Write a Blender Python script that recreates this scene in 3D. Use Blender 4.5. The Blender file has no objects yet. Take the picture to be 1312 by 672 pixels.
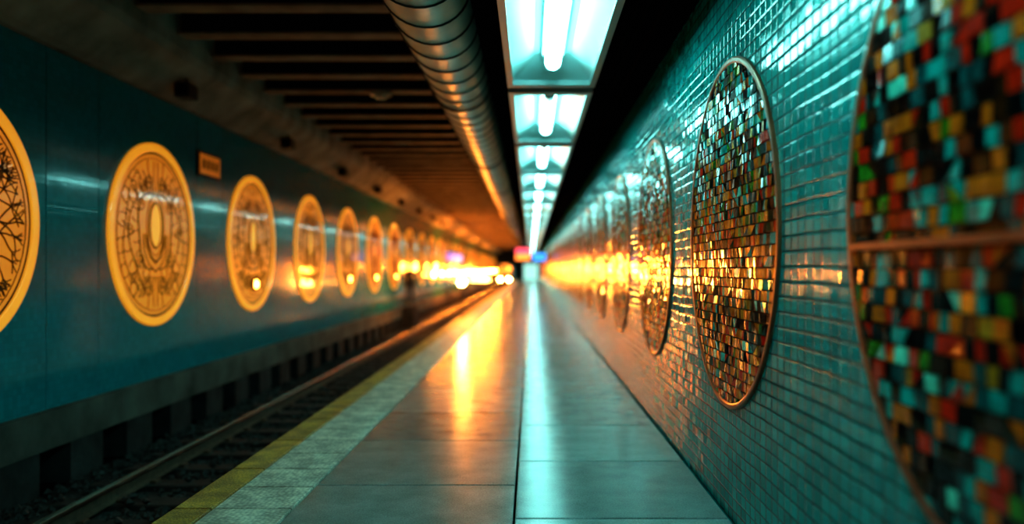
import bpy, math, random
from mathutils import Vector
random.seed(7)
S=bpy.context.scene
H=1.49          # camera height above the platform
XR=1.20         # right wall
XL=-4.60        # left wall
Y0,Y1=-4.0,112.0

# ---------------------------------------------------------------- materials
def new_mat(name):
    m=bpy.data.materials.new(name); m.use_nodes=True
    nt=m.node_tree; b=nt.nodes['Principled BSDF']
    return m,nt,b
def N(nt,t,**k):
    n=nt.nodes.new(t)
    for a,v in k.items(): setattr(n,a,v)
    return n
def math_n(nt,op,a,b=None,c=None,clamp=False):
    n=N(nt,'ShaderNodeMath',operation=op); n.use_clamp=clamp
    for i,v in enumerate((a,b,c)):
        if v is None: continue
        if isinstance(v,(int,float)): n.inputs[i].default_value=v
        else: nt.links.new(v,n.inputs[i])
    return n.outputs[0]
def mat(name,col,rough=.5,metal=0,emis=None,estr=0,noise=0,nscale=8,bump=0,bscale=40,spec=.5,rvar=0,coat=0):
    m,nt,b=new_mat(name)
    b.inputs['Base Color'].default_value=(*col,1)
    b.inputs['Roughness'].default_value=rough
    b.inputs['Metallic'].default_value=metal
    b.inputs['Specular IOR Level'].default_value=spec
    b.inputs['Coat Weight'].default_value=coat; b.inputs['Coat Roughness'].default_value=.06
    if emis:
        b.inputs['Emission Color'].default_value=(*emis,1); b.inputs['Emission Strength'].default_value=estr
    tc=N(nt,'ShaderNodeTexCoord')
    if noise or rvar:
        n=N(nt,'ShaderNodeTexNoise'); n.inputs['Scale'].default_value=nscale; n.inputs['Detail'].default_value=6
        nt.links.new(tc.outputs['Object'],n.inputs['Vector'])
        if noise:
            r=N(nt,'ShaderNodeValToRGB')
            r.color_ramp.elements[0].position=.3; r.color_ramp.elements[1].position=.7
            r.color_ramp.elements[0].color=(*[c*(1-noise) for c in col],1)
            r.color_ramp.elements[1].color=(*[min(1,c*(1+noise)) for c in col],1)
            nt.links.new(n.outputs['Fac'],r.inputs['Fac']); nt.links.new(r.outputs['Color'],b.inputs['Base Color'])
        if rvar:
            nt.links.new(math_n(nt,'MULTIPLY_ADD',n.outputs['Fac'],rvar,rough-rvar*.5),b.inputs['Roughness'])
    if bump:
        n2=N(nt,'ShaderNodeTexNoise'); n2.inputs['Scale'].default_value=bscale; n2.inputs['Detail'].default_value=5
        nt.links.new(tc.outputs['Object'],n2.inputs['Vector'])
        bp=N(nt,'ShaderNodeBump'); bp.inputs['Strength'].default_value=bump; bp.inputs['Distance'].default_value=.02
        nt.links.new(n2.outputs['Fac'],bp.inputs['Height']); nt.links.new(bp.outputs['Normal'],b.inputs['Normal'])
    return m

def tile_mat(name,tw,th,c1,c2,grout,gw,tilt,rough,warp=.004,bump=.6,coat=0):
    """square glazed tiles on a wall in the YZ plane; each tile set at its own slight tilt"""
    m,nt,b=new_mat(name)
    tc=N(nt,'ShaderNodeTexCoord'); L=nt.links.new
    nz=N(nt,'ShaderNodeTexNoise'); nz.inputs['Scale'].default_value=1.7; nz.inputs['Detail'].default_value=3
    L(tc.outputs['Object'],nz.inputs['Vector'])
    vm=N(nt,'ShaderNodeVectorMath',operation='MULTIPLY_ADD')
    L(nz.outputs['Color'],vm.inputs[0]); vm.inputs[1].default_value=(0,warp*6,warp*6); L(tc.outputs['Object'],vm.inputs[2])
    sp=N(nt,'ShaderNodeSeparateXYZ'); L(vm.outputs[0],sp.inputs[0])
    u=math_n(nt,'DIVIDE',sp.outputs['Y'],tw); v=math_n(nt,'DIVIDE',sp.outputs['Z'],th)
    fu=math_n(nt,'FLOOR',u); fv=math_n(nt,'FLOOR',v)
    cb=N(nt,'ShaderNodeCombineXYZ'); L(fu,cb.inputs[0]); L(fv,cb.inputs[1])
    wn=N(nt,'ShaderNodeTexWhiteNoise',noise_dimensions='3D'); L(cb.outputs[0],wn.inputs['Vector'])
    ru=math_n(nt,'FRACT',u); rv=math_n(nt,'FRACT',v)
    du=math_n(nt,'MULTIPLY',math_n(nt,'MINIMUM',ru,math_n(nt,'SUBTRACT',1.0,ru)),tw)
    dv=math_n(nt,'MULTIPLY',math_n(nt,'MINIMUM',rv,math_n(nt,'SUBTRACT',1.0,rv)),th)
    d=math_n(nt,'MINIMUM',du,dv)
    mr=N(nt,'ShaderNodeMapRange',interpolation_type='SMOOTHSTEP'); L(d,mr.inputs[0])
    mr.inputs[1].default_value=gw*.5; mr.inputs[2].default_value=gw*1.2
    mask=mr.outputs[0]
    mx=N(nt,'ShaderNodeMix',data_type='RGBA'); L(wn.outputs['Value'],mx.inputs[0])
    mx.inputs[6].default_value=(*c1,1); mx.inputs[7].default_value=(*c2,1)
    mx2=N(nt,'ShaderNodeMix',data_type='RGBA'); L(mask,mx2.inputs[0]); mx2.inputs[6].default_value=(*grout,1); L(mx.outputs[2],mx2.inputs[7])
    L(mx2.outputs[2],b.inputs['Base Color'])
    L(math_n(nt,'MULTIPLY_ADD',mask,rough-.9,.9),b.inputs['Roughness'])
    L(math_n(nt,'MULTIPLY_ADD',mask,.5,.0),b.inputs['Specular IOR Level'])
    # tilt
    s=N(nt,'ShaderNodeVectorMath',operation='SUBTRACT'); L(wn.outputs['Color'],s.inputs[0]); s.inputs[1].default_value=(.5,.5,.5)
    sc=N(nt,'ShaderNodeVectorMath',operation='SCALE'); L(s.outputs[0],sc.inputs[0]); sc.inputs['Scale'].default_value=tilt
    ge=N(nt,'ShaderNodeNewGeometry')
    ad=N(nt,'ShaderNodeVectorMath',operation='ADD'); L(ge.outputs['Normal'],ad.inputs[0]); L(sc.outputs[0],ad.inputs[1])
    no=N(nt,'ShaderNodeVectorMath',operation='NORMALIZE'); L(ad.outputs[0],no.inputs[0])
    mr2=N(nt,'ShaderNodeMapRange',interpolation_type='SMOOTHSTEP'); L(d,mr2.inputs[0])
    mr2.inputs[1].default_value=0; mr2.inputs[2].default_value=gw*3
    n3=N(nt,'ShaderNodeTexNoise'); n3.inputs['Scale'].default_value=14; L(tc.outputs['Object'],n3.inputs['Vector'])
    hh=math_n(nt,'MULTIPLY_ADD',n3.outputs['Fac'],.6,mr2.outputs[0])
    bp=N(nt,'ShaderNodeBump'); bp.inputs['Strength'].default_value=bump; bp.inputs['Distance'].default_value=.004
    L(hh,bp.inputs['Height']); L(no.outputs[0],bp.inputs['Normal']); L(bp.outputs[0],b.inputs['Normal'])
    b.inputs['Coat Weight'].default_value=coat
    return m

def floor_mat():
    m,nt,b=new_mat('polished_stone'); L=nt.links.new
    tc=N(nt,'ShaderNodeTexCoord'); ge=N(nt,'ShaderNodeNewGeometry')
    n=N(nt,'ShaderNodeTexNoise'); n.inputs['Scale'].default_value=3.5; n.inputs['Detail'].default_value=10; n.inputs['Roughness'].default_value=.7
    L(tc.outputs['Object'],n.inputs['Vector'])
    n2=N(nt,'ShaderNodeTexNoise'); n2.inputs['Scale'].default_value=90; n2.inputs['Detail'].default_value=3
    L(tc.outputs['Object'],n2.inputs['Vector'])
    f=math_n(nt,'ADD',math_n(nt,'MULTIPLY',n.outputs['Fac'],.5),math_n(nt,'MULTIPLY',n2.outputs['Fac'],.5))
    r=N(nt,'ShaderNodeValToRGB'); r.color_ramp.elements[0].position=.3; r.color_ramp.elements[1].position=.7
    r.color_ramp.elements[0].color=(.13,.14,.135,1); r.color_ramp.elements[1].color=(.34,.355,.34,1)
    L(f,r.inputs['Fac'])
    hs=N(nt,'ShaderNodeHueSaturation'); L(r.outputs['Color'],hs.inputs['Color'])
    L(math_n(nt,'MULTIPLY_ADD',ge.outputs['Random Per Island'],.40,.80),hs.inputs['Value'])
    L(hs.outputs['Color'],b.inputs['Base Color'])
    L(math_n(nt,'MULTIPLY_ADD',n.outputs['Fac'],.14,.12),b.inputs['Roughness'])
    bp=N(nt,'ShaderNodeBump'); bp.inputs['Strength'].default_value=.08; bp.inputs['Distance'].default_value=.01
    L(n2.outputs['Fac'],bp.inputs['Height']); L(bp.outputs[0],b.inputs['Normal'])
    return m
def tactile_mat(name,c1,c2,scale):
    m,nt,b=new_mat(name); L=nt.links.new
    tc=N(nt,'ShaderNodeTexCoord')
    v=N(nt,'ShaderNodeTexVoronoi'); v.inputs['Scale'].default_value=scale; v.inputs['Randomness'].default_value=.55
    L(tc.outputs['Object'],v.inputs['Vector'])
    n=N(nt,'ShaderNodeTexNoise'); n.inputs['Scale'].default_value=5; n.inputs['Detail'].default_value=8; L(tc.outputs['Object'],n.inputs['Vector'])
    r=N(nt,'ShaderNodeValToRGB'); r.color_ramp.elements[0].position=.12; r.color_ramp.elements[1].position=.55
    r.color_ramp.elements[0].color=(*c1,1); r.color_ramp.elements[1].color=(*c2,1)
    L(math_n(nt,'SUBTRACT',n.outputs['Fac'],math_n(nt,'MULTIPLY',v.outputs['Distance'],.5)),r.inputs['Fac']); L(r.outputs['Color'],b.inputs['Base Color'])
    b.inputs['Roughness'].default_value=.5
    bp=N(nt,'ShaderNodeBump'); bp.inputs['Strength'].default_value=.7; bp.inputs['Distance'].default_value=.01; bp.invert=True
    L(v.outputs['Distance'],bp.inputs['Height']); L(bp.outputs[0],b.inputs['Normal'])
    return m

WARM=(1.0,.25,.025)
M_tileR=tile_mat('teal_glazed_tile',.098,.072,(.001,.23,.235),(.003,.37,.36),(.001,.018,.022),.004,.034,.06,bump=.4)
M_panelL=tile_mat('teal_wall_panel',.06,.06,(.003,.20,.235),(.006,.25,.285),(.003,.13,.155),.0018,.006,.09,warp=0,bump=.08)
M_floor=floor_mat()
M_tact=tactile_mat('tactile_paving',(.36,.32,.26),(.98,.88,.72),34)
M_yel=tactile_mat('yellow_edge_paint',(.28,.15,.04),(.85,.46,.08),60)
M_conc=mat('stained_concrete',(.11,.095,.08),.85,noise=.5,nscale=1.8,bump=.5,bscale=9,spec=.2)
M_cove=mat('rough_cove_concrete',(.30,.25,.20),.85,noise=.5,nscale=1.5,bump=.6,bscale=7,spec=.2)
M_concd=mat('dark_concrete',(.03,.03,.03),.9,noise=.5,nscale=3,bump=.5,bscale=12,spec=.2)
M_black=mat('black_paint',(.002,.002,.0025),1,spec=0)
M_void=mat('recess_black',(.002,.002,.002),1,spec=0)
M_beam=mat('brown_steel_beam',(.25,.175,.125),.7,noise=.35,nscale=3,spec=.15)
M_deck=mat('dark_deck',(.007,.005,.004),1,noise=.4,nscale=2,spec=0)  # near-black deck tone with slight noise variation
M_duct=mat('galvanised_duct',(.75,.68,.60),.36,metal=.35,noise=.22,nscale=2.5,rvar=.2,bump=.08,bscale=3)
M_ductd=mat('duct_seam',(.03,.026,.022),.6,metal=.2)
M_frame=mat('aluminium_frame',(.30,.36,.36),.4,metal=.4)
M_refl=mat('white_reflector',(.58,.80,.80),.4)
M_tube=mat('fluorescent_tube',(.9,1,1),.3,emis=(.28,.96,.91),estr=20)
M_rim=mat('gold_rim',(.95,.42,.04),.35,metal=.1,noise=.12,nscale=5,emis=(1,.36,.02),estr=.62,coat=.6)  # emission put in so the rim looks lit; it is no lamp
M_field=mat('ochre_enamel',(.90,.32,.02),.38,noise=.22,nscale=6,emis=(1,.27,.010),estr=.50,coat=.8)  # painted light: emission makes the enamel field look luminous
M_egg=mat('yellow_enamel',(.95,.50,.05),.35,emis=(1,.38,.025),estr=.66)  # oval glows by emission, standing in for light falling on it
M_line=mat('dark_inlay',(.15,.042,.006),.6,spec=.2)
M_groove=mat('dark_groove',(.04,.012,.003),.6,spec=.2)
M_copper=mat('copper_rim',(.36,.10,.045),.35,metal=.5,noise=.2,nscale=9)
M_grout=mat('mosaic_grout',(.02,.010,.005),.8,noise=.3,nscale=30,spec=.1)
M_rail=mat('polished_rail',(.90,.66,.50),.20,metal=1,rvar=.12,nscale=4)
M_rust=mat('rusty_rail_web',(.09,.045,.025),.75,noise=.4,nscale=12)
M_ballast=mat('ballast_stone',(.035,.032,.03),.85,noise=.6,nscale=14,bump=.6,bscale=30)
M_sleep=mat('sleeper_timber',(.022,.018,.016),.8,noise=.4,nscale=9,bump=.4,bscale=25)
M_warm=mat('warm_lamp_glow',(1,.7,.4),.4,emis=(1,.38,.06),estr=420)
M_warm2=mat('warm_wall_lamp_glow',(1,.7,.4),.4,emis=(1,.32,.04),estr=40)
M_warm3=mat('sodium_lamp_glow',(1,.7,.4),.4,emis=(1,.28,.025),estr=480)
M_dark=mat('dark_metal',(.015,.015,.017),.5,metal=.3)
M_plq=mat('orange_plaque_enamel',(.75,.24,.02),.4,noise=.15,emis=(1,.25,.01),estr=.22)  # slight emission paints light onto the plaque, which is no lamp
M_pink=mat('pink_sign_glow',(.8,.1,.15),.4,emis=(1,.05,.16),estr=1.3)
M_org=mat('orange_sign_glow',(.9,.3,.05),.4,emis=(1,.30,.05),estr=1.4)
M_blue=mat('blue_sign_glow',(.05,.3,.9),.4,emis=(.02,.28,1),estr=1.3)
M_viol=mat('violet_sign_glow',(.2,.2,.9),.4,emis=(.16,.22,1),estr=.8)
M_door=mat('lit_door_glass',(.6,.9,.85),.3,emis=(.4,.95,.85),estr=.9)
M_train=mat('train_paint',(.10,.10,.11),.3,metal=.2)
M_glass=mat('dark_windscreen',(.01,.012,.015),.08)
M_cream=mat('cream_plastic',(.5,.42,.32),.5)
M_coat=mat('dark_overcoat',(.012,.012,.015),.8,noise=.3,nscale=30)
M_skin=mat('skin',(.35,.19,.13),.55,noise=.1,nscale=20)
M_hair=mat('dark_hair',(.012,.008,.006),.6)
def glass(name,c,r=.11,mt=0.): return mat(name,c,r,metal=mt,noise=.45,nscale=22,spec=.5)
MOS=[glass('glass_teal',(.002,.30,.27)),glass('glass_dark_teal',(.001,.075,.08)),glass('glass_green',(.025,.20,.012)),
     glass('glass_gold',(.72,.30,.02),.2,.5),glass('glass_orange',(.98,.13,.003),.15,.1),glass('glass_brown',(.045,.010,.002)),
     glass('glass_red',(.85,.016,.003)),glass('glass_pale',(.08,.60,.46),.2,0),glass('glass_black',(.003,.003,.004),.08)]

# ---------------------------------------------------------------- mesh builder
class MB:
    def __init__(s): s.v=[];s.f=[];s.m=[];s.sm=[];s.mats=[]
    def mi(s,m):
        if m not in s.mats: s.mats.append(m)
        return s.mats.index(m)
    def add(s,vs,fs,m,smooth=False):
        o=len(s.v); s.v+=[tuple(p) for p in vs]; i=s.mi(m)
        for f in fs: s.f.append(tuple(o+k for k in f)); s.m.append(i); s.sm.append(smooth)
    def box(s,a,b,m,bev=0):
        x0,y0,z0=a;x1,y1,z1=b
        if bev:
            e=bev  # chamfer top edges
            vs=[(x0,y0,z0),(x1,y0,z0),(x1,y1,z0),(x0,y1,z0),(x0,y0,z1-e),(x1,y0,z1-e),(x1,y1,z1-e),(x0,y1,z1-e),
                (x0+e,y0+e,z1),(x1-e,y0+e,z1),(x1-e,y1-e,z1),(x0+e,y1-e,z1)]
            fs=[(3,2,1,0),(0,1,5,4),(1,2,6,5),(2,3,7,6),(3,0,4,7),(4,5,9,8),(5,6,10,9),(6,7,11,10),(7,4,8,11),(8,9,10,11)]
            s.add(vs,fs,m); return
        vs=[(x0,y0,z0),(x1,y0,z0),(x1,y1,z0),(x0,y1,z0),(x0,y0,z1),(x1,y0,z1),(x1,y1,z1),(x0,y1,z1)]
        s.add(vs,[(3,2,1,0),(4,5,6,7),(0,1,5,4),(1,2,6,5),(2,3,7,6),(3,0,4,7)],m)
    def extrude_y(s,prof,y0,y1,m,caps=True,smooth=False,closed=True):
        n=len(prof); vs=[(x,y0,z) for x,z in prof]+[(x,y1,z) for x,z in prof]
        fs=[(i,(i+1)%n,n+(i+1)%n,n+i) for i in range(n if closed else n-1)]
        s.add(vs,fs,m,smooth)
        if caps and closed:
            s.add([(x,y0,z) for x,z in prof],[tuple(range(n-1,-1,-1))],m); s.add([(x,y1,z) for x,z in prof],[tuple(range(n))],m)
    def tube(s,pts,r,m,seg=8,closed=False,rads=None):
        pts=[Vector(p) for p in pts]; n=len(pts); vs=[]
        for i,p in enumerate(pts):
            if closed: t=(pts[(i+1)%n]-pts[i-1])
            else: t=pts[min(i+1,n-1)]-pts[max(i-1,0)]
            t=t.normalized(); up=Vector((0,0,1)) if abs(t.z)<.9 else Vector((1,0,0))
            a=t.cross(up).normalized(); b=t.cross(a)
            rr=rads[i] if rads else r
            for k in range(seg):
                an=2*math.pi*k/seg; vs.append(p+(a*math.cos(an)+b*math.sin(an))*rr)
        fs=[]
        for i in range(n if closed else n-1):
            j=(i+1)%n
            for k in range(seg):
                l=(k+1)%seg; fs.append((i*seg+k,i*seg+l,j*seg+l,j*seg+k))
        if not closed: fs.append(tuple(range(seg))); fs.append(tuple((n-1)*seg+k for k in range(seg-1,-1,-1)))
        s.add(vs,fs,m,True)
    def sphere(s,c,r,m,seg=16,rings=10,sc=(1,1,1)):
        vs=[];fs=[]
        for i in range(rings+1):
            ph=math.pi*i/rings
            for k in range(seg):
                th=2*math.pi*k/seg
                vs.append((c[0]+r*sc[0]*math.sin(ph)*math.cos(th),c[1]+r*sc[1]*math.sin(ph)*math.sin(th),c[2]+r*sc[2]*math.cos(ph)))
        for i in range(rings):
            for k in range(seg):
                l=(k+1)%seg; fs.append((i*seg+k,(i+1)*seg+k,(i+1)*seg+l,i*seg+l))
        s.add(vs,fs,m,True)
    def annulus(s,r0,r1,n0,n1,m,seg=96):
        """raised ring in local (n=x, u=y, v=z): outer wall, top face, inner wall"""
        vs=[];fs=[]
        for k in range(seg):
            a=2*math.pi*k/seg;c,d=math.cos(a),math.sin(a); b=min((r1-r0)*.25,.012)
            vs+=[(n0,r1*c,r1*d),(n1-b*.5,r1*c,r1*d),(n1,(r1-b)*c,(r1-b)*d),(n1,(r0+b)*c,(r0+b)*d),(n1-b*.5,r0*c,r0*d),(n0,r0*c,r0*d)]
        for k in range(seg):
            l=(k+1)%seg
            for j in range(5): fs.append((k*6+j,l*6+j,l*6+j+1,k*6+j+1))
        s.add(vs,fs,m)
    def disc(s,r,n,m,seg=96,ru=None,cu=0,cv=0):
        ru=ru or r
        vs=[(n,cu+ru*math.cos(2*math.pi*k/seg),cv+r*math.sin(2*math.pi*k/seg)) for k in range(seg)]
        s.add(vs,[tuple(range(seg))],m)
    def mesh(s,name):
        me=bpy.data.meshes.new(name); me.from_pydata(s.v,[],s.f)
        for m in s.mats: me.materials.append(m)
        me.polygons.foreach_set('material_index',s.m); me.polygons.foreach_set('use_smooth',s.sm); me.update()
        return me
    def obj(s,name,loc=(0,0,0),rot=(0,0,0)):
        return place(s.mesh(name),name,loc,rot)
def place(me,name,loc=(0,0,0),rot=(0,0,0)):
    o=bpy.data.objects.new(name,me); o.location=loc; o.rotation_euler=rot
    S.collection.objects.link(o); return o

# ---------------------------------------------------------------- room shell
# platform floor: individual slabs
b=MB()
g=.010
def strip(x0,x1,yoff,ln,m,bev=.006,gx=.007,gy=.010):
    y=yoff
    while y<Y1:
        b.box((x0+gx,y+gy,-.05),(x1-gx,min(y+ln,Y1)-gy,0),m,bev); y+=ln
strip(-.10,1.19,4.80-1.43*6,1.43,M_floor)
strip(-1.48,-.10,5.54-1.43*6,1.43,M_floor)
strip(-1.98,-1.48,-4,.5,M_tact)
strip(-2.23,-1.98,-4,1.0,M_yel)
b.box((-2.20,Y0,-.14),(1.32,Y1-.01,-.049),M_void)
b.obj('floor')
b=MB()
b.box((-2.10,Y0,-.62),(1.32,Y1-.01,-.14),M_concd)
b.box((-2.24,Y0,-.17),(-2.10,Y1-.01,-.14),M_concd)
b.obj('platform_base')
# right wall
b=MB(); b.box((XR,Y0,-.045),(XR+.12,Y1,3.5),M_tileR); b.obj('wall_right')
b=MB(); b.box((XR-.05,Y0,3.40),(XR-.001,Y1,3.499),M_black); b.obj('trim_1')
# left wall of separate panels, joints either side of each medallion
LY=[9.82+3.45*k for k in range(-3,28)]
b=MB()
b.box((XL-.15,Y0,.151),(XL-.02,Y1,3.62),M_void)
ed=[Y0]
for y in LY: ed+= [y-1.26,y+1.26]
ed=[e for e in ed if e>=Y0]+[Y1]
for a,c in zip(ed[:-1],ed[1:]): b.box((XL-.02,a+.006,.151),(XL,c-.006,3.62),M_panelL)
b.obj('wall_left')
# ledge with niches below the left wall
b=MB()
b.box((-4.95,Y0,-.20),(-4.50,Y1,.15),M_conc)
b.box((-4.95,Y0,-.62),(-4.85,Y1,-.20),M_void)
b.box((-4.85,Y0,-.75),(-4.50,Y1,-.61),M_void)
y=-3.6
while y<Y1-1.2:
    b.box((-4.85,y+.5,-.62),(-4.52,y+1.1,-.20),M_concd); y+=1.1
b.obj('wall_left_plinth')
# cove beam over left wall
b=MB()
b.extrude_y([(-4.75,3.62),(-4.50,3.60),(-4.42,3.64),(-4.30,3.74),(-4.12,3.86),(-4.04,3.93),(-4.0,4.02),(-3.98,4.5),(-4.75,4.5)],Y0,Y1,M_cove)
b.obj('concrete_cove_beam')
# ceiling
b=MB()
b.box((-4.75,Y0,4.50),(1.32,Y1,4.62),M_deck)
b.box((-.45,Y0,3.50),(1.32,Y1,3.58),M_black)
b.obj('ceiling')
b=MB()
y=8.2-.97*12
while y<Y1:
    b.box((-3.98,y-.12,4.14),(-.35,y+.12,4.17),M_beam)
    b.box((-3.98,y-.015,4.17),(-.35,y+.015,4.50),M_deck)
    y+=.97
for x in (-3.2,-1.6):
    b.box((x-.04,Y0,4.36),(x+.04,Y1,4.44),M_deck)
b.obj('ceiling_beams')
b=MB()
b.box((-4.95,Y1,-.62),(1.32,Y1+.2,4.62),M_concd)
b.obj('wall_end')
# lit door in end wall
b=MB()
dy=Y1-.02
b.box((-1.05,dy-.08,0),(-.95,dy,2.3),M_frame); b.box((.95,dy-.08,0),(1.05,dy,2.3),M_frame); b.box((-1.05,dy-.08,2.2),(1.05,dy,2.3),M_frame)
b.box((-.03,dy-.07,0),(.03,dy,2.2),M_frame)
b.box((-.95,dy-.03,.02),(-.03,dy,2.2),M_door); b.box((.03,dy-.03,.02),(.95,dy,2.2),M_door)
b.obj('door_1')

# ---------------------------------------------------------------- track
b=MB(); b.box((-4.49,Y0,-.75),(-2.11,Y1-.01,-.60),M_ballast); b.obj('track_bed')
def rail(x):
    b=MB(); t=-.40
    b.extrude_y([(x-.034,t-.004),(x-.03,t),(x+.03,t),(x+.034,t-.004),(x+.034,t-.03),(x-.034,t-.03)],Y0,Y1-.02,M_rail)
    b.extrude_y([(x-.008,t-.03),(x+.008,t-.03),(x+.008,t-.12),(x+.06,t-.135),(x+.06,t-.144),(x-.06,t-.144),(x-.06,t-.135),(x-.008,t-.12)],Y0,Y1-.02,M_rust)
    b.obj('rail')
rail(-3.67); rail(-2.67)
b=MB(); y=-3.5
while y<Y1-.5:
    if not 27.9<y<29.6: b.box((-4.15,y-.12,-.60),(-2.25,y+.12,-.545),M_sleep,.012)
    else: b.box((-4.06,y-.12,-.60),(-2.25,y+.12,-.545),M_sleep,.012)
    for x in (-3.67,-2.67):
        for sx in (-1,1):
            b.box((x+sx*.095-.03,y-.05,-.545),(x+sx*.095+.03,y+.05,-.515),M_rust,.008)
    y+=.62
b.obj('railway_sleepers')
b=MB()
for i in range(8500):
    y=random.uniform(3,24) if i<7500 else random.uniform(24,60)
    x=random.uniform(-4.45,-2.3)
    r=random.uniform(.02,.048)
    if 27.9<y<29.6 and x<-3.98: continue
    ph=((y+3.5)%.62); onsl=(ph<.15 or ph>.47) and -4.15<x<-2.25
    if onsl and random.random()<.75: continue
    if abs(x+3.67)<.12 or abs(x+2.67)<.12: continue
    z=-.60+r*.7+(.05 if onsl else random.uniform(0,.02))
    vs=[]
    for (a,c,d) in ((1,0,0),(-1,0,0),(0,1,0),(0,-1,0),(0,0,1),(0,0,-1)):
        k=random.uniform(.7,1.2)*r; vs.append((x+a*k+random.uniform(-.3,.3)*r,y+c*k+random.uniform(-.3,.3)*r,z+d*k*.8))
    b.add(vs,[(0,2,4),(2,1,4),(1,3,4),(3,0,4),(2,0,5),(1,2,5),(3,1,5),(0,3,5)],M_ballast)
b.obj('track_ballast')

# ---------------------------------------------------------------- spiral duct
b=MB(); R=.33; cx,cz=-.80,3.64; P=.46; SEG=32
offs=[0,.012,.03,.042,.24,P]; rad=[R,R+.013,R+.013,R,R+.001,R]
nt_=int((108-2)/P*SEG); vs=[];fs=[];fs2=[]
K=len(offs)
for t in range(nt_+1):
    th=2*math.pi*t/SEG
    for k in range(K):
        vs.append((cx+rad[k]*math.cos(th),2.0+P*t/SEG+offs[k],cz+rad[k]*math.sin(th)))
for t in range(nt_):
    for k in range(K-1):
        f=(t*K+k,t*K+k+1,(t+1)*K+k+1,(t+1)*K+k)
        (fs2 if k in(0,2) else fs).append(f)
b.add(vs,fs,M_duct,True); b.add(vs,fs2,M_ductd,True)
y=4
while y<105:
    b.tube([(cx+(R+.02)*math.cos(a*math.pi/12),y,cz+(R+.02)*math.sin(a*math.pi/12)) for a in range(24)],.012,M_ductd,6,closed=True)
    b.box((cx-R-.03,y-.015,cz),(cx-R-.015,y+.015,4.5),M_ductd); b.box((cx+R-.015,y-.015,cz+.1),(cx+R+.0,y+.015,4.5),M_ductd)
    y+=5.2
b.obj('ventilation_duct')

# ---------------------------------------------------------------- fluorescent fixtures
FX0,FX1,FZ=-.225,.626,3.29
fc=(FX0+FX1)/2; hw=(FX1-FX0)/2; LEN=3.30
b=MB()
fw=.055
b.box((-hw,0,FZ-.02),(-hw+fw,LEN,FZ+.03),M_frame); b.box((hw-fw,0,FZ-.02),(hw,LEN,FZ+.03),M_frame)
b.box((-hw+fw,0,FZ-.02),(hw-fw,.13,FZ+.03),M_frame); b.box((-hw+fw,LEN-.13,FZ-.02),(hw-fw,LEN,FZ+.03),M_frame)
xi=hw-fw; ya,yb=.13,LEN-.13; zt=FZ+.17
# sloping reflector wings, end plates, roof
xr=.17
def quad(p,m): b.add(p,[(0,1,2,3)],m)
quad([(-xi,ya,FZ+.03),(-xi,yb,FZ+.03),(-xr,yb-.35,zt),(-xr,ya+.35,zt)],M_refl)
quad([(xi,ya,FZ+.03),(xi,yb,FZ+.03),(xr,yb-.35,zt),(xr,ya+.35,zt)],M_refl)
quad([(-xi,ya,FZ+.03),(xi,ya,FZ+.03),(xr,ya+.35,zt),(-xr,ya+.35,zt)],M_refl)
quad([(-xi,yb,FZ+.03),(xi,yb,FZ+.03),(xr,yb-.35,zt),(-xr,yb-.35,zt)],M_refl)
quad([(-xr,ya+.35,zt),(xr,ya+.35,zt),(xr,yb-.35,zt),(-xr,yb-.35,zt)],M_refl)
# housing shell
b.box((-hw,0,zt+.005),(hw,LEN,zt+.035),M_black)
b.box((-hw,0,FZ+.03),(-hw+.01,LEN,zt+.005),M_black); b.box((hw-.01,0,FZ+.03),(hw,LEN,zt+.005),M_black)
# tube, caps and holders
tz=FZ+.075
b.tube([(0,.62,tz),(0,.64,tz),(0,LEN-.64,tz),(0,LEN-.62,tz)],.072,M_tube,20)
for s_,e in ((.48,.62),(LEN-.62,LEN-.48)):
    b.tube([(0,s_,tz),(0,e,tz)],.06,M_frame,16)
    b.box((-.03,(s_+e)/2-.03,tz),(.03,(s_+e)/2+.03,zt),M_frame)
# spine behind the tube
b.box((-.10,.3,zt-.03),(.10,LEN-.3,zt),M_refl)
fix=b.mesh('fluorescent_light_fixture')
y=8.10-3.5*3
while y+LEN<Y1-1:
    place(fix,'fluorescent_light_fixture',(fc,y,0)); y+=3.5
b=MB()
for x,z,r in ((.80,3.47,.022),(.88,3.47,.022),(1.0,3.46,.03)):
    b.tube([(x,Y0,z),(x,Y1,z)],r,M_deck,8)
b.obj('ceiling_conduits')

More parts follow.
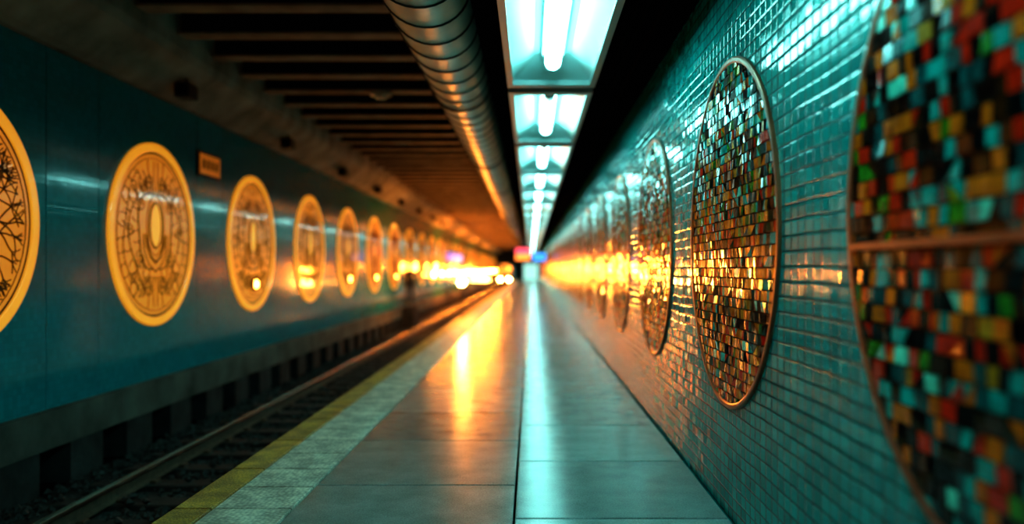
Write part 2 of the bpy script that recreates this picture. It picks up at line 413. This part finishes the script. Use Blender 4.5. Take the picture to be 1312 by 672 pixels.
# ---------------------------------------------------------------- ochre medallions (left wall)
def ochre(seed,style):
    rnd=random.Random(seed); b=MB(); R=1.11
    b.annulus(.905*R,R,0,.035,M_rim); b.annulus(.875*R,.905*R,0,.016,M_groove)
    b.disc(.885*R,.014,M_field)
    n=.016
    def line(p,r=.006):
        if len(p)>1: b.tube([(n,u*R,v*R) for u,v in p],r,M_line,5)
    def ell(cu,cv,ru,rv,r=.008):
        b.tube([(n,R*(cu+ru*math.cos(a*math.pi/20)),R*(cv+rv*math.sin(a*math.pi/20))) for a in range(40)],r,M_line,5,closed=True)
    def inside(p,m=.84): return [(u,v) for u,v in p if u*u+v*v<m**2]
    ell(0,0,.835,.835,.006)
    if style==0:
        # central raised oval with a cup-shaped calyx under it
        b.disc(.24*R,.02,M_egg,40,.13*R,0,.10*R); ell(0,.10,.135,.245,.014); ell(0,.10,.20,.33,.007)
        for sx in (-1,1):
            line([(sx*.20,.0),(sx*.19,-.13),(sx*.12,-.24),(0,-.31)],.015)
            line([(sx*.27,.0),(sx*.26,-.18),(sx*.16,-.32),(0,-.41)],.009)
            # long stems that sweep round the oval, each carrying fine leaf veins
            for j,(r0,a0,a1,c0) in enumerate(((.44,-1.35,1.45,.05),(.62,-1.2,1.25,.0),(.75,-1.0,1.0,0))):
                st=[]
                for t in range(25):
                    q=t/24; a=a0+(a1-a0)*q; rr=r0+.035*math.sin(q*11+j*2)
                    st.append((sx*rr*math.cos(a)*.92,c0+rr*math.sin(a)))
                line(inside(st),.010-.002*j)
                for t in range(1,24,2):
                    u,v=st[t]; d=1 if (t//2)%2 else -1
                    a=math.atan2(v-c0,u*sx)+d*.55
                    p=[(u,v)]
                    for s_ in range(5):
                        a+=-d*.24; u+=sx*.028*math.cos(a); v+=.028*math.sin(a); p.append((u,v))
                    line(inside(p),.006)
            # curled tendrils
            for (cu,cv,r0,dr) in ((.33,.30,.09,1),(.34,-.28,.10,-1),(.56,.02,.075,1),(.16,.58,.10,-1),(.17,-.60,.11,1),(.47,.48,.08,1),(.49,-.46,.08,-1)):
                line(inside([(sx*(cu+r0*(1-t/20)*math.cos(dr*t*.55)),cv+r0*(1-t/20)*math.sin(dr*t*.55)) for t in range(18)]),.007)
            for k in range(5):
                line(inside([(sx*(.02+.05*k),.42+.0*k),(sx*(.04+.08*k),.54),(sx*(.05+.12*k),.68),(sx*(.04+.15*k),.80)]),.006)
                line(inside([(sx*(.02+.05*k),-.46),(sx*(.05+.08*k),-.56),(sx*(.05+.11*k),-.68),(sx*(.04+.14*k),-.80)]),.006)
    else:
        def branch(u,v,a,l,r,d):
            p=[(u,v)]
            for i in range(5):
                a+=rnd.uniform(-.22,.22); u+=math.cos(a)*l/5; v+=math.sin(a)*l/5
                if u*u+v*v>.82**2: break
                p.append((u,v))
            line(p,r)
            if d>0 and u*u+v*v<.8**2:
                for da in (-.6,0.05,.6): branch(u,v,a+da+rnd.uniform(-.1,.1),l*.8,r*.75,d-1)
        for k in range(11): branch(-.10,-.05,2*math.pi*k/11+.2,.34,.015,3)
    return b.mesh('wall_medallion')
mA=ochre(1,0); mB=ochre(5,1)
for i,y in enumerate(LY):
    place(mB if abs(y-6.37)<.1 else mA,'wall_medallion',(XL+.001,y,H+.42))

# ---------------------------------------------------------------- mosaic medallions (right wall)
def mosaic(seed,bar=False):
    rnd=random.Random(seed); b=MB(); R=1.05; Ri=R-.035
    b.annulus(Ri,R,0,.020,M_copper); b.disc(Ri+.005,.006,M_grout)
    rh=.062 if bar else .058; v=-Ri; rows=int(2*Ri/rh)+1
    def pick(vv):
        w_top=[2.4,2.6,2.0,1.5,1.8,2.4,.7,.7,4.0]; w_bot=[.7,1.4,.6,1.5,4.4,3.4,2.6,.15,4.2]  # lower rows lean orange, painting warm lamp reflections into the palette
        t=(vv/Ri+1)/2; t=min(1,max(0,(t-.25)*1.8))
        w=[a*t+c*(1-t) for a,c in zip(w_top,w_bot)]
        if bar: w=[3.8,3.6,1.2,.4,3.2,1.6,3.4,.9,9.5]
        return rnd.choices(MOS,w)[0]
    def poly(p,m):
        p=[(u*min(1,(Ri-.002)/max(1e-6,math.hypot(u,w))),w*min(1,(Ri-.002)/max(1e-6,math.hypot(u,w)))) for u,w in p]
        cu=sum(q[0] for q in p)/len(p); cv=sum(q[1] for q in p)/len(p)
        tu,tv=rnd.gauss(0,.045),rnd.gauss(0,.045); k=len(p)
        top=[(.014+tu*(q[0]-cu)+tv*(q[1]-cv),q[0],q[1]) for q in p]; bot=[(.005,q[0],q[1]) for q in p]
        b.add(top+bot,[tuple(range(k))]+[(i,i+k,(i+1)%k+k,(i+1)%k) for i in range(k)],m)
    for r in range(rows):
        v0=v+.004; v1=v+rh-.004; vc=(v0+v1)/2
        if abs(vc)<Ri:
            half=math.sqrt(Ri*Ri-vc*vc)+.02; u=-half+rnd.uniform(-.05,0)
            while u<half:
                w=rnd.choice((.05,.06,.07,.09) if bar else (.035,.045,.055,.07,.09)); u0,u1=u+.004,min(u+w-.004,half+.01)
                j=lambda:rnd.uniform(-.004,.004)
                a,c,d,e=(u0+j(),v0+j()*.5),(u1+j(),v0+j()*.5),(u1+j(),v1+j()*.5),(u0+j(),v1+j()*.5)
                if u1-u0>.012:
                    q=rnd.random()
                    if q<(.12 if bar else .34) and w>.05:
                        if rnd.random()<.5:
                            poly([a,c,(d[0]-.006,d[1])],pick(vc)); poly([(a[0],a[1]+.006),(d[0]-.012,d[1]),e],pick(vc))
                        else:
                            poly([(c[0],c[1]),d,(e[0]+.008,e[1])],pick(vc)); poly([a,(c[0]-.008,c[1]),e],pick(vc))
                    elif q<(.2 if bar else .6) and w>.05:
                        mu=u0+(u1-u0)*rnd.uniform(.35,.65); sh=rnd.uniform(-.012,.012)
                        poly([a,(mu-.002+sh,a[1]),(mu-.002-sh,d[1]),e],pick(vc)); poly([(mu+.003+sh,a[1]),c,d,(mu+.003-sh,d[1])],pick(vc))
                    else: poly([a,c,d,e],pick(vc))
                u+=w
        v+=rh
    if bar:
        zb=-.13; hb=math.sqrt(Ri*Ri-zb*zb); b.box((.001,-hb,zb-.012),(.028,hb,zb+.012),M_copper)
    return b.mesh('mosaic_medallion')
mos=[mosaic(11),mosaic(23),mosaic(35)]; mos0=mosaic(77,True)
for k in range(-2,33):
    y=4.89+2.93*k
    me=mos0 if k==-1 else mos[(k)%3]
    # rotated so +x local faces into the room (-x world)
    place(me,'mosaic_medallion',(XR,y,H+.21),(0,0,math.pi))

# ---------------------------------------------------------------- lamps
def wlamp(r,m):
    b=MB()
    b.annulus(r,r*1.4,0,.05,M_dark,32); b.sphere((.03,0,0),r*1.02,m,16,10,(.8,1,1))
    return b.mesh('wall_lamp')
wl=wlamp(.07,M_warm2); wl2=wlamp(.13,M_warm3)
for i,y in enumerate(LY):
    if abs(y-13.27)<.1 or y>19: place(wl2 if y>36 else wl,'wall_lamp',(XL+.02,y,1.24))
# platform marker lamp (bright, on a post at the platform edge)
b=MB()
b.tube([(0,0,0),(0,0,.02)],.09,M_dark,20); b.tube([(0,0,.02),(0,0,.94)],.02,M_dark,12)
b.tube([(0,0,.93),(0,0,.97)],.06,M_dark,16); b.sphere((0,0,1.07),.115,M_warm,20,12)
b.tube([(0,0,1.17),(0,0,1.20)],.05,M_dark,16)
b.obj('platform_lamp',(-2.16,25.2,0.001))
# service step against the far wall and the small dark figure standing on it
b=MB(); b.box((-4.499,28.05,-.60),(-4.08,29.15,.15),M_concd,.015); b.box((-4.30,29.15,-.60),(-4.08,29.45,-.22),M_concd,.01)
b.obj('concrete_service_step')
def skinned(name,verts,edges,rad,m,root=0):
    me=bpy.data.meshes.new(name); me.from_pydata(verts,edges,[]); me.materials.append(m)
    o=bpy.data.objects.new(name,me); S.collection.objects.link(o)
    md=o.modifiers.new('Skin','SKIN'); md.use_smooth_shade=True
    for i,r in enumerate(rad):
        me.skin_vertices[0].data[i].radius=(r,r) if not isinstance(r,tuple) else r
        me.skin_vertices[0].data[i].use_root=(i==root)
    s2=o.modifiers.new('Sub','SUBSURF'); s2.levels=2; s2.render_levels=2
    return o
per=bpy.data.objects.new('standing_person',None); S.collection.objects.link(per); per.location=(-4.27,28.45,.151)
V=[(0,0,.84),(0,0,.98),(0,-.01,1.14),(0,0,1.24),(0,0,1.31),          # pelvis..neck
   (-.08,0,.78),(-.09,-.015,.44),(-.10,.01,.09),(-.10,-.11,.04),
   (.08,0,.78),(.09,-.02,.44),(.09,.01,.09),(.10,-.11,.04),
   (-.16,0,1.21),(-.20,.01,.98),(-.19,-.05,.77),(.16,0,1.21),(.20,.01,.98),(.19,-.06,.77)]
E=[(0,1),(1,2),(2,3),(3,4),(0,5),(5,6),(6,7),(7,8),(0,9),(9,10),(10,11),(11,12),(3,13),(13,14),(14,15),(3,16),(16,17),(17,18)]
Rr=[(.13,.10),(.125,.095),(.14,.10),(.10,.08),.045,.085,.062,.045,.04,.085,.062,.045,.04,.06,.048,.036,.06,.048,.036]
o=skinned('body',V,E,Rr,M_coat); o.parent=per
b=MB()
b.sphere((0,0,1.43),.085,M_skin,20,14,(.88,1.0,1.25)); b.sphere((0,.018,1.455),.09,M_hair,20,14,(.95,.98,1.12))
b.sphere((0,-.088,1.42),.014,M_skin,8,6,(.8,1.3,1.4))
for sx in (-1,1):
    b.sphere((sx*.03,-.078,1.44),.010,M_hair,8,6); b.sphere((sx*.078,.0,1.42),.018,M_skin,8,6,(.5,1,1.5))
b.tube([(-.025,-.08,1.375),(0,-.084,1.373),(.025,-.08,1.375)],.005,M_groove,6)
o=b.obj('head'); o.parent=per
b=MB()
for sx in (-1,1):
    x=sx*.19; b.sphere((x,-.065,.70),.036,M_skin,12,8,(.5,.95,1.25))
    for k,l in enumerate((.055,.066,.070,.058)):
        yy=-.098+.021*k; b.tube([(x,yy,.675),(x-sx*.004,yy,.65),(x-sx*.014,yy+.002,.675-l)],.009,M_skin,6,rads=[.010,.009,.007])
    b.tube([(x,-.095,.71),(x-sx*.01,-.118,.685),(x-sx*.016,-.122,.655)],.01,M_skin,6,rads=[.012,.010,.008])
o=b.obj('hands'); o.parent=per
# speakers on the cove beam
b=MB()
b.box((-.09,-.13,-.09),(.09,.13,.09),M_dark,.02); b.tube([(0,0,.09),(0,0,.2)],.015,M_dark,8)
b.tube([(0,-.13,0),(0,-.15,0)],.06,M_black,14)
sp=b.mesh('wall_speaker')
for k in range(8): place(sp,'wall_speaker',(-4.20,9.8+4.1*k,3.66))
# small ceiling detector
b=MB(); b.tube([(0,0,0),(0,0,-.05)],.16,M_cream,20); b.tube([(0,0,-.05),(0,0,-.09)],.09,M_cream,20)
b.obj('smoke_detector',(-2.25,12.08,4.14))
# orange plaque
b=MB()
b.box((0,-.39,-.17),(.03,.39,.17),M_groove); b.box((.005,-.35,-.14),(.04,.35,.14),M_plq)
for k in range(4): b.box((.04,-.27+.15*k,-.06),(.045,-.19+.15*k,.06),M_line)
b.obj('wall_plaque',(XL+.001,11.45,H+1.47))

# ---------------------------------------------------------------- signs
def hang_sign(loc,w,h,m1,m2,top):
    b=MB()
    b.box((-w/2-.03,-.06,-h/2-.03),(w/2+.03,.06,h/2+.03),M_dark)
    b.box((-w/2,-.075,0 if m2 else -h/2),(w/2,-.06,h/2),m1)
    if m2: b.box((-w/2,-.075,-h/2),(w/2,-.06,0),m2)
    for x in top[1]: b.tube([(x,0,h/2),(x,0,top[0]-loc[2])],.015,M_dark,8)
    b.obj('hanging_sign',loc)
hang_sign((-.44,45,2.32),.80,.66,M_pink,M_org,(3.5,(.02,.12)))
hang_sign((.48,45,2.15),.74,.42,M_blue,None,(3.268,(-.25,.1)))
b=MB(); b.box((0,-4,-.28),(.18,4,.28),M_dark); b.box((.18,-3.9,-.23),(.195,3.9,.23),M_viol); b.box((.01,-4.012,-.23),(.17,-4.0,.23),M_viol)
b.obj('light_box_sign',(XL+.001,48,H+.68))

# ---------------------------------------------------------------- train far down the track
b=MB(); w=.95
prof=[(-w,.0),(-w,1.75),(-w*.92,2.1),(-w*.7,2.32),(-w*.3,2.42),(w*.3,2.42),(w*.7,2.32),(w*.92,2.1),(w,1.75),(w,0)]
b.extrude_y([(x,z-.25) for x,z in prof],0,10,M_train)
b.box((-.75,-.03,1.05),(-.08,.0,1.75),M_glass); b.box((.08,-.03,1.05),(.75,.0,1.75),M_glass)
b.box((-.4,-.03,1.85),(.4,0,2.0),M_org)
for sx in (-1,1):
    b.tube([(sx*.52,0,.23),(sx*.52,-.06,.23)],.19,M_dark,20); b.sphere((sx*.52,-.05,.23),.17,M_warm,16,10,(1,.4,1))
b.box((-.15,-.25,-.2),(.15,0,-.02),M_dark); b.box((-.9,-.1,-.32),(.9,.3,-.22),M_dark)
for y in (1.5,3.5,7,9):
    for sx in (-.5,.5): b.tube([(sx-.05,y,-.16),(sx+.05,y,-.16)],.24,M_dark,20)
b.obj('train',(-3.20,98,0))

# ---------------------------------------------------------------- platform lamp boost and added warm track fill
def point(name,loc,p,col,r=.1):
    l=bpy.data.lights.new(name,'POINT'); l.energy=p; l.color=col; l.shadow_soft_size=r
    o=bpy.data.objects.new(name,l); o.location=loc; S.collection.objects.link(o)
point('platform_lamp_light',(-2.16,25.0,1.45),130,WARM,.12)
for y,p in ((40,800),(50,900),(62,900),(78,900)): point('track_warm_fill',(-3.2,y,1.6),p,WARM,.2)  # added warm fill above the track, no lamp stands at these points

w=bpy.data.worlds.new('world'); S.world=w; w.use_nodes=True
w.node_tree.nodes['Background'].inputs[0].default_value=(.10,.16,.18,1); w.node_tree.nodes['Background'].inputs[1].default_value=.03

# ---------------------------------------------------------------- camera
c=bpy.data.cameras.new('camera'); co=bpy.data.objects.new('camera',c); S.collection.objects.link(co)
co.location=(0,0,H); co.rotation_euler=(math.pi/2,0,0)
c.sensor_width=36; c.lens=1030/1312*36; c.shift_x=-24/1312; c.shift_y=9/1312
c.clip_end=300; c.clip_start=.05
c.dof.use_dof=True; c.dof.focus_distance=5.0; c.dof.aperture_fstop=.55; c.dof.aperture_blades=0
S.camera=co
try: S.view_settings.view_transform='Standard'
except Exception as e: print(e)
for lk in ('Medium High Contrast','None'):
    try: S.view_settings.look=lk; print('look',lk); break
    except Exception as e: print(e)
